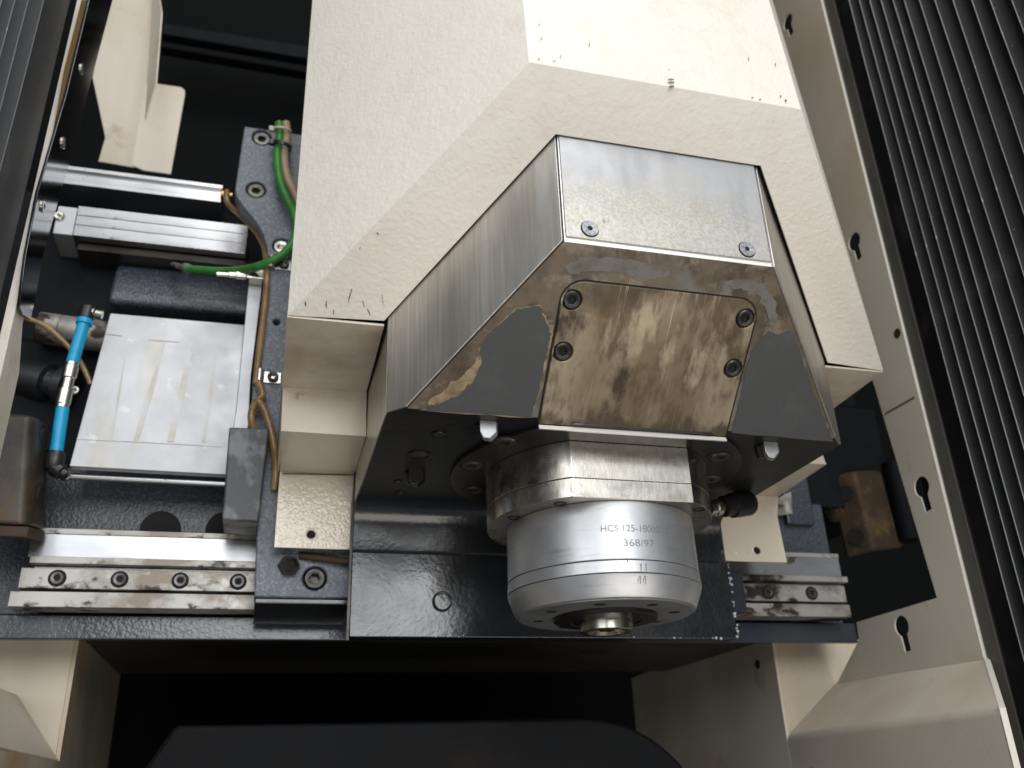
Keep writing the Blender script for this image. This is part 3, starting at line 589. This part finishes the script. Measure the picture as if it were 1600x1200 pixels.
zl('nose_cap', [(.0627, .1142), (.0629, .1139), (.0624, .1120), (.0585, .1022), (.0578, .1012), (.0560, .1006), (.0345, .1006)], M['alu_housing'])
fc = zl('nose_face', [(.0562, .1009), (.0562, .1001), (.0556, .0999), (.0330, .0999)], M['nose_face'])
for i in range(8):
    a = R_(20+45*i); bm = bmesh.new(); add_lathe(bm, (ax+.044*math.cos(a), ay+.044*math.sin(a), .0999), D, [(.0036, -.0004), (.0036, .0001)], 20); fin('face_hole', bm, M['black'], fc)
zl('tool_collar', [(.0335, .1003), (.0335, .0975), (.0325, .0968), (.0230, .0966), (.0225, .0972), (.0180, .0972)], M['dark_steel'])
zl('tool_socket', [(.0172, .0985), (.0172, .0905), (.0165, .0900), (.0125, .0900), (.0120, .0950), (.0060, .0955)], M['neck'])
zl('drawbar_tip', [(.0055, .0965), (.0055, .0915), (.0045, .0910), (.0015, .0910)], M['brass'], seg=32)
# etched writing, bent round the housing
def cylpt(p, r):
    d = right*((p[0]-800)/FPX)-up*((p[1]-600)/FPX)+fwd
    a = d.x**2+d.y**2; b = -2*(d.x*ax+d.y*ay); c = ax*ax+ay*ay-r*r
    return d*((-b-math.sqrt(b*b-4*a*c))/(2*a))
def etched(text, pa, pb, h, name):
    A, B = cylpt(pa, .0626), cylpt(pb, .0626)
    aa, ab = math.atan2(A.x-ax, ay-A.y), math.atan2(B.x-ax, ay-B.y)
    cu = bpy.data.curves.new('t', 'FONT'); cu.body = text; cu.size = 1; cu.fill_mode = 'FRONT'
    ob = bpy.data.objects.new('t', cu); COL.objects.link(ob); me = ob.to_mesh(); bm = bmesh.new(); bm.from_mesh(me); ob.to_mesh_clear()
    bpy.data.objects.remove(ob); bpy.data.curves.remove(cu)
    bmesh.ops.subdivide_edges(bm, edges=[e for e in bm.edges if e.calc_length() > .25], cuts=2)
    xs = [v.co.x for v in bm.verts]; x0_, x1_ = min(xs), max(xs); ys = [v.co.y for v in bm.verts]; y1_ = max(ys)
    zb_ = A.z
    for v in bm.verts:
        t = (v.co.x-x0_)/(x1_-x0_); a = aa+(ab-aa)*t; z = zb_+v.co.y/y1_*h
        r = .0620+(.0005)*(.158-z)/.035+.00012
        v.co = Vector((ax+r*math.sin(a), ay-r*math.cos(a), z))
    return fin(name, bm, M['etch'], hs, recalc=False)
etched('HCS 125-18000/15', (939, 831), (1045, 836), .0042, 'etched_text'); etched('368/97', (975, 853), (1023, 855), .0042, 'etched_text')
def ztick(px, p0, p1, r, name='index_mark'):
    A, B = cylpt((px, p0), r), cylpt((px, p1), r); w = Vector((.00025, 0, 0))
    prism(name, [A-w, A+w, B+w, B-w], (Vector((ax, ay, 0))-Vector((A.x, A.y, 0))).normalized()*.0002, M['etch'], sp_)
for px in (1002, 1010): ztick(px, 880, 892, .0633); ztick(px-1, 900, 912, .0633)
ztick(981, 874, 878, .0633)

# ================================================================== COVER
cv = thing('head_cover', 'large cream textured sheet metal cover around the spindle head', 'machine cover', (.2, .47, .26))
SB = .727                                   # band plane y + z
outer = [(.0, .4705), (.1195, .3575), (.2915, .3575), (.4040, .4705)]
innr = [(.0562, .4690), (.1418, .3832), (.2742, .3832), (.3592, .4690)]
ZTOP = .95; YB = .664
def b_(p): return Vector((p[0], p[1], SB-p[1]))
LEAN = .08                                  # the upright faces lean back a little
def t_(p, z=ZTOP): return Vector((p[0], p[1]+LEAN*(z-(SB-p[1])), z))
bm = bmesh.new()
oB = [bm.verts.new(b_(p)) for p in outer]; iB = [bm.verts.new(b_(p)) for p in innr]; oT = [bm.verts.new(t_(p)) for p in outer]
for i in range(3):
    bm.faces.new((oB[i], oB[i+1], oT[i+1], oT[i])); bm.faces.new((oB[i+1], oB[i], iB[i], iB[i+1]))
# side walls
L0, L1 = bm.verts.new((0, YB, SB-.4705)), bm.verts.new((0, YB+.06, ZTOP)); bm.faces.new((oB[0], oT[0], L1, L0))
R0, R1 = bm.verts.new((.404, YB, SB-.4705)), bm.verts.new((.404, YB+.06, ZTOP)); bm.faces.new((oB[3], R0, R1, oT[3]))
bmesh.ops.recalc_face_normals(bm, faces=bm.faces)
shell = fin('cover_shell', bm, M['cream'], cv, recalc=False)
md = shell.modifiers.new('thickness', 'SOLIDIFY'); md.thickness = .0016; md.offset = -1
md = shell.modifiers.new('bevel', 'BEVEL'); md.width = .0048; md.segments = 5; md.limit_method = 'ANGLE'; md.angle_limit = R_(20); shell.data.shade_smooth()
def leg(x0, x1, xf0, xf1, lab):
    """stepped leg: underside, riser, second underside, drilled flange"""
    z0 = SB-.4705; pr = [(.4712, z0), (.572, z0), (.572, .2243), (.6555, .2243), (.6555, .1660)]
    bm = bmesh.new(); rows = []
    for i, (y, z) in enumerate(pr):
        t = min(1, i/3); a = x0+(xf0-x0)*t; b = x1+(xf1-x1)*t
        rows.append([bm.verts.new((a+(b-a)*k/6, y, z)) for k in range(7)])
    for r0, r1 in list(zip(rows, rows[1:]))[:3]:
        for k in range(6): bm.faces.new((r0[k], r0[k+1], r1[k+1], r1[k]))
    # returns down the sides
    for k, xx in ((0, -1), (6, 1)):
        A = [bm.verts.new((r[k].co.x, YB, r[k].co.z)) for r in rows[:3]]
        bm.faces.new((rows[0][k], rows[1][k], A[1], A[0])); bm.faces.new((rows[1][k], rows[2][k], A[2], A[1]))
    bmesh.ops.remove_doubles(bm, verts=bm.verts, dist=1e-6)
    o = fin('cover_leg', bm, M['cream_leg'], cv)
    md = o.modifiers.new('thickness', 'SOLIDIFY'); md.thickness = .0016; md.offset = 0
    md = o.modifiers.new('bevel', 'BEVEL'); md.width = .0028; md.segments = 3; md.limit_method = 'ANGLE'; md.angle_limit = R_(30); o.data.shade_smooth()
    return o
lg = leg(.0, .0565, .0035, .0585, 'left'); rg = leg(.358, .404, .362, .4235, 'right')
def flange(x0, x1, hx, hz, cut=None):
    zt, zb2 = .2243, .1660; out = [(x0, zb2), (x1, zb2), (x1, zt), (x0, zt)] if not cut else [(x0, zb2), (x1, zb2), (x1-.002, .205), (x1+.002, zt), (x0+.02, zt)]+arc2(x0+.024, .196, .024, 120, 180, 6)
    f = sheet('drilled_flange', out, [circ2(hx, hz, .0031)], (0, .6545, 0), (1, 0, 0), (0, 0, 1), .0018, M['cream_gloss'], cv, bevel=.0004)
    bm = bmesh.new(); add_lathe(bm, (hx, .6545, hz), (0, -1, 0), [(.0046, -.0002), (.0046, .0003), (.0036, .0005), (.0032, .0001), (.0031, -.0015)], 28, cap0=False, cap1=False)
    fin('hole_rim', bm, M['cream_gloss'], f, smooth=40)
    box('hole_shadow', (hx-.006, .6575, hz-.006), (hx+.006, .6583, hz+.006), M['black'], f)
flange(.0035, .0587, .0292, .1764); flange(.3645, .4215, .3948, .1755, cut=True)
# dark joint lines between the stepped sheets
for p, q in (((449, 601), (566, 610)), ((441, 741), (552, 743))):
    y = .5700 if p[1] < 700 else .6532
    A, B = at(p, NY, y-.0009), at(q, NY, y-.0009); prism('joint_line', [A, B, B+Vector((0, 0, .0012)), A+Vector((0, 0, .0010))], (0, .0004, 0), M['chip'], lg)
# paint chips along the edges of the cover
def chip(pl, n, d, name='paint_chip'):
    P = [at(p, n, d) for p in pl]; prism(name, P, Vector(n).normalized()*.0001, M['chip'], shell)
BN = (0, 1, 1); BD = SB-.0007
for (x, y, w, h, s) in ((477, 475, 4, 8, 1), (510, 476, 3, 12, 0), (521, 488, 2, 9, 0), (550, 462, 2, 22, -6), (566, 475, 2, 12, 3), (574, 488, 3, 12, 4), (597, 470, 1.5, 20, 4), (589, 365, 3, 5, 2), (563, 388, 2, 4, 0), (1040, 120, 1, 3, 0)):
    j = random.uniform(-1.2, 1.2); chip([(x-w*.18, y-h/2), (x+w*.22, y-h/2+.6), (x+w*.34+s*.4+j, y), (x+w*.2+s, y+h/2), (x-w*.05+s, y+h/2-.6), (x-w*.28+s*.5+j, y+.5)], BN, BD)
for (x, y, w, h) in ((1049, 123.5, 14, 2.2), (1049, 128.5, 15, 2.4), (1050, 135, 9, 4), (1228, 157, 3, 5), (1220, 150, 2, 5), (1188, 155, 5, 1.6), (1176, 152, 6, 1.4), (842, 92, 5, 1.4), (866, 95, 6, 1.2), (921, 70, 1.2, 9), (876, 88, 1, 7), (1046, 108, 2, 2), (1212, 100, 1, 7), (1170, 92, 1, 8), (846, 60, 1.6, 5), (843, 38, 2.4, 2.6)):
    ra = [random.uniform(.55, 1.1) for _ in range(8)]
    chip([(x+w*.5*ra[k]*math.cos(k*math.pi/4), y+h*.5*ra[k]*math.sin(k*math.pi/4)) for k in range(8)], (0, 1, -LEAN), .3575-LEAN*.3695-.0008)

# ================================================================== SMALL THINGS ON THE LEFT
# dark polished strip with screws
st = thing('steel_strip', 'polished dark steel strip with small screws beside the left bellows', 'metal strip', tuple(at((100, 220), NX, XL+.002)))
P = [at(p, NX, XL+.003) for p in ((150, -40), (187, -40), (143, 125), (110, 252), (84, 340), (68, 398), (56, 465), (48, 500), (36, 492), (31, 480), (41, 400), (60, 300), (104, 150))]
prism('strip', P, (-.0022, 0, 0), M['strip'], st, bevel=.0006)
for p in ((127, 108), (98, 223), (66, 322)):
    q = at(p, NX, XL+.003); bolt('screw', (XL+.0028, q.y, q.z), (1, 0, 0), .0045, M['chrome'], st, h=.0016, hexr=.4)
# cream bracket
bk = thing('bracket', 'cream folded sheet bracket standing in the dark gap above the rails', 'bracket', tuple(at((215, 250), NY, .84)))
nA = Vector((-.45, 1, 0)).normalized(); hA = at((222, 200), NY, .84).dot(nA)
P = [at(p, nA, hA) for p in ((182, -60), (145, 120), (165, 214), (154, 252), (211, 262), (224, 190), (231, 120), (238, 20), (238, -60))]
prism('bracket_wall', P, nA*.002, M['cream_smooth'], bk, bevel=.0006)
nB = Vector((1, .42, 0)).normalized(); e0, e1 = at((240, -60), nA, hA), at((229, 150), nA, hA); hB = e0.dot(nB)
prism('bracket_shade_face', [e0, at((252, 20), nB, hB), at((243, 130), nB, hB), at((226, 188), nB, hB), at((231, 120), nB, hB)], nB*.0015, M['cream_smooth'], bk)  # face added and turned away to imitate the cover's shadow here
P = [at(p, NY, .838) for p in ((228, 128), (283, 136), (289, 141), (289, 148), (267, 272), (224, 266), (206, 258))]
prism('bracket_tab', P, (0, .002, 0), M['cream_smooth'], bk, bevel=.0006)
# faint beam deep in the dark
dk = thing('rear_tie_bar', 'dark tie bar faintly visible deep behind the bracket', 'machine bar', tuple(at((370, 65), NY, 1.15)))
A, B = at((255, 36), NY, 1.15), at((520, 78), NY, 1.15)
prism('bar', [A, B, B-Vector((0, 0, .028)), A-Vector((0, 0, .022))], (0, .03, 0), M['navy_matte'], dk, bevel=.002)
prism('bar_flange', [A-Vector((0, -.01, .028)), B-Vector((0, -.01, .034)), B-Vector((0, -.01, .048)), A-Vector((0, -.01, .040))], (0, .02, 0), M['interior'], dk, bevel=.002)

def hose(name, label, pts, r, m, cat='hose', group=None):
    """pts: (px, py, y-depth)"""
    P = [at((a, b), NY, y) for a, b, y in pts]
    o = thing(name, label, cat, tuple(P[0]), group); tube('tube', P, r, M[m], o); return o
hose('hose', 'bright green hose looping down past the carriage plate to a fitting', [(436, 192, .655), (437, 215, .655), (433, 245, .655), (437, 280, .654), (448, 310, .655), (460, 335, .659), (463, 365, .66), (448, 392, .66), (420, 410, .664), (385, 421, .68), (345, 424, .70), (292, 420, .725)], .0037, 'green')
gh = bpy.data.objects['hose']; fA = at((296, 420.5, ), NY, .724); fB = at((270, 413), NY, .745)
lathe('ferrule', fA, fB-fA, [(.0044, 0), (.0045, .002), (.0045, .008), (.0026, .0085), (.0022, (fB-fA).length)], M['rail_dirty'], gh, seg=18)
hose('hose', 'tan beige hose running alongside the green one at the plate top', [(447, 192, .656), (448, 215, .656), (444, 245, .657), (448, 275, .658), (459, 300, .659), (473, 330, .66)], .0037, 'tan')
hose('oil_tube', 'amber brown oil tube curving from the upper rail end round the plate', [(354, 298, .70), (356, 318, .70), (375, 335, .69), (395, 355, .685), (411, 380, .68), (416, 405, .675), (417, 440, .665), (411, 500, .665), (404, 560, .665), (400, 600, .665)], .0028, 'brown', 'oil tube')
hose('oil_tube', 'looped amber oil tube hanging behind the rubber block', [(404, 598, .662), (410, 618, .66), (400, 630, .658), (393, 648, .658), (396, 668, .66), (410, 690, .665)], .0030, 'brown', 'oil tube')
hose('oil_tube', 'amber oil tube running down between rubber block and cover leg', [(394, 640, .657), (402, 628, .655), (413, 640, .654), (424, 675, .654), (430, 710, .656), (431, 740, .662), (428, 765, .666)], .0030, 'brown', 'oil tube')
hose('oil_tube', 'thin amber tube crossing behind the blue air hose', [(40, 496, .715), (75, 512, .715), (110, 545, .72), (128, 570, .722), (142, 600, .725)], .0022, 'brown', 'oil tube')
# cable ties
def ring_tie(name, label, p, y, r, m, tilt, w=.0028):
    c = at(p, NY, y); o = thing(name, label, 'cable tie', tuple(c))
    bm = bmesh.new(); u, v, n = basis(tilt); rr = []
    for i in range(28):
        a = 2*math.pi*i/28; d = u*math.cos(a)*r*1.25+v*math.sin(a)*r
        k = Vector(d).normalized()*.0007
        rr.append([bm.verts.new(c+d+n*s*w/2+k*e) for s, e in ((-1, -1), (1, -1), (1, 1), (-1, 1))])
    for i in range(28):
        A, B = rr[i], rr[(i+1) % 28]
        for k in range(4): bm.faces.new((A[k], A[(k+1) % 4], B[(k+1) % 4], B[k]))
    fin('strap', bm, M[m], o, smooth=40)
    h = c-u*r*1.5; bm = bmesh.new(); bmesh.ops.create_cube(bm, size=1, matrix=Matrix.Translation(h)@Matrix.Diagonal((.005, .004, .005, 1))); fin('tie_head', bm, M[m], o, bevel=.0006)
    return o
ring_tie('cable_tie', 'black cable tie round the green and tan hoses', (441, 228), .654, .0062, 'black_plastic', (.25, -.2, 1), .0032)
ring_tie('cable_tie', 'pale cable tie round the green and tan hoses at the top', (441, 204), .654, .0060, 'zip', (0, -.2, 1), .0020)
# hose clips
def clip(p, label, bare):
    q = at(p, NY, Y1-.001); o = thing('hose_clip', label, 'hose clip', tuple(q))
    box('clip_plate', (q.x-.006, Y1-.0016, q.z-.0048), (q.x+.0075, Y1-.0004, q.z+.0048), M['chrome'], o, bevel=.0003)
    lathe('clip_bend', (q.x-.009, Y1-.003, q.z-.005), (0, 0, 1), [(.0034, 0), (.0034, .010)], M['chrome'], o, seg=20)
    bolt('socket_screw', (q.x+.0012, Y1-.0016, q.z), (0, -1, 0), .0043, M['black_bolt'], o, h=.003, hexr=.5)
clip((424, 590), 'small bright steel clip holding the amber tube, with a black screw', True)
clip((441, 414), 'small steel clip under the green hose loop', True)
# blue air hoses with connector and elbows
ah = thing('air_hose', 'blue air hose with silver connector and black elbows by the aluminium plate', 'hose', tuple(at((105, 600), NY, .69)))
def H(a, b, y=.69): return at((a, b), NY, y)
def seg(name, a, b, prof, m, sg=24): A, B = H(*a), H(*b); d = B-A; return lathe(name, A, d, [(r, t*d.length) for r, t in prof], M[m], ah, seg=sg)
seg('tube', (131, 505), (112, 571), [(.0048, 0), (.0048, 1)], 'blue'); seg('tube', (98, 638), (87, 713), [(.0048, 0), (.0048, 1)], 'blue')
seg('collar', (133, 500), (131, 507), [(.0062, 0), (.0062, 1)], 'blue')
seg('connector', (113, 568), (97, 638), [(.0050, 0), (.0050, .06), (.0055, .08), (.0055, .34), (.0045, .36), (.0045, .58), (.0055, .60), (.0055, .92), (.0050, .94), (.0050, 1)], 'chrome')
seg('elbow', (88, 708), (84, 735), [(.0068, 0), (.0074, .1), (.0074, .8), (.0062, 1)], 'black_plastic'); seg('elbow', (134, 499), (139, 480), [(.0058, 0), (.0062, .2), (.0062, .9), (.005, 1)], 'black_plastic')
seg('elbow_arm', (84, 730), (104, 743), [(.0062, 0), (.0062, .6), (.0045, .7), (.0045, 1)], 'black_plastic')
seg('elbow_arm', (139, 488), (160, 492), [(.0048, 0), (.0048, .4), (.0035, .5), (.0035, 1)], 'chrome')
# pale stained cylinder behind the air hose
pc = thing('cylinder_tube', 'pale rust-speckled metal cylinder behind the upper blue hose', 'metal cylinder', tuple(H(110, 515, .735)))
A, B = H(60, 512, .735), H(172, 527, .735); d = B-A; lathe('barrel', A, d, [(r, t*d.length) for r, t in [(.0125, 0), (.0135, .02), (.0135, .30), (.0130, .31), (.0135, .33), (.0135, 1)]], M['rail_dirty'], pc, seg=36)
# dark motor coupling behind the hose
mc = thing('drive_shaft', 'dark oily shaft end with a pale bolt behind the silver connector', 'shaft', tuple(H(95, 600, .735)))
A, B = H(38, 590, .75), H(112, 606, .735); d = (B-A).length
lathe('shaft', A, B-A, [(.016, 0), (.016, d*.55), (.012, d*.58), (.012, d*.8), (.017, d*.82), (.017, d)], M['gloss_black'], mc, seg=36)
bolt('bolt', H(118, 612, .722), (0, -1, 0), .0035, M['chrome'], mc, h=.004)
# left worn iron block
ib = thing('stop_block', 'worn grey iron stop block with a bored hole at the far left', 'iron block', tuple(H(30, 740, .68)))
T = [H(-70, 640, .665), H(46, 648, .665), H(60, 650, .672), H(79, 664, .70), H(-70, 636, .70)]
dn = H(36, 822, .665)-H(46, 648, .665)
prism('block', T, dn, M['rust_grey'], ib, bevel=.004, seg=3)
fd = (T[3]-T[2]).normalized(); fnn = Vector((fd.y, -fd.x, 0)); fnn = fnn if fnn.y < 0 else -fnn
for t in (.19, .72): lathe('bore', (T[2]+T[3])/2+dn*t-fnn*.0004+fnn*.0009, fnn, [(.0088, -.002), (.0088, .0004), (.0074, .0008), (.0074, .0002)], M['black'], ib, seg=28)
prism('rusty_foot', [p+dn*1.002 for p in (T[0], T[1]+Vector((.004, 0, 0)), T[3], T[4])], Vector((0, 0, -.008)), M['rust'], ib, bevel=.0015)
# rubber block
rb = thing('rubber_block', 'scuffed dark grey rubber buffer block standing over the lower rail', 'rubber block', tuple(H(385, 740, .66)))
P = [H(358, 667, .650), H(421, 669, .650), H(404, 815, .650), H(347, 811, .650)]
prism('block', P, (0, .040, 0), M['rubber'], rb, bevel=.0016, seg=3)
# bits under the left flange
ub = thing('hose_fitting', 'grimy fitting with brown tube end hidden below the drilled flange', 'fitting', tuple(H(450, 880, .66)))
lathe('fitting_body', H(452, 884, .665), (.3, -1, -.1), [(.0075, -.006), (.0075, .003), (.0058, .003), (.0055, -.001), (.002, -.001)], M['dark_steel'], ub, seg=6, smooth=10)
tube('tube_end', [H(468, 868, .667), H(500, 872, .664), H(545, 878, .662)], .0028, M['rust'], ub)

# ================================================================== SMALL THINGS ON THE RIGHT
rblk = thing('stop_block', 'rusty brown iron stop block with two bores through the right wall opening', 'iron block', tuple(H(1340, 800, .74)))
Y5 = .735
T = [H(1334, 734, Y5), H(1374, 736, Y5+.010), H(1392, 730, Y5+.045), H(1300, 726, Y5+.045), H(1292, 750, Y5+.022)]
dn = H(1366, 860, Y5)-H(1334, 734, Y5)
prism('block', T, dn, M['rust'], rblk, bevel=.004, seg=3)
fa = (T[4]+T[0])/2; fd = (T[0]-T[4]).normalized(); fnn = Vector((fd.y, -fd.x, 0)); fnn = fnn if fnn.y < 0 else -fnn
for t in (.24, .78): lathe('bore', fa+dn*t-fnn*.0004, fnn, [(.0085, -.002), (.0085, .0009), (.0072, .0012), (.0072, .0009)], M['black'], rblk, seg=28)
lathe('side_boss', T[4]+dn*.42-fnn*.003, (-1, -.45, 0), [(.0095, -.008), (.0095, .005), (.006, .006), (.006, .009), (.003, .009)], M['rust'], rblk, seg=28)
lathe('side_bolt', T[4]+dn*.42+Vector((-.010, -.005, 0)), (-1, -.45, 0), [(.0045, -.002), (.0045, .003), (.002, .003)], M['dark_steel'], rblk, seg=6, smooth=10)
rbar = thing('guide_bar', 'dark glossy vertical bar right of the rusty block', 'metal bar', tuple(H(1400, 790, .74)))
A, B = H(1393, 725, .745), H(1420, 845, .745); lathe('bar', A, B-A, [(.011, 0), (.011, (B-A).length)], M['navy_matte'], rbar, seg=28)
rh = thing('rear_housing', 'dark navy housing with a small pale plate behind the right cover leg', 'machine housing', tuple(H(1240, 800, .74)))
box('housing', (H(1225, 780, .728).x, .728, .222), (H(1268, 780, .728).x, .80, .30), M['navy'], rh, bevel=.002)
P = [H(1212, 780, .7265), H(1236, 768, .7265), H(1238, 802, .7265), H(1216, 806, .7265)]; prism('data_plate', P, (0, .001, 0), M['rail_dirty'], rh)
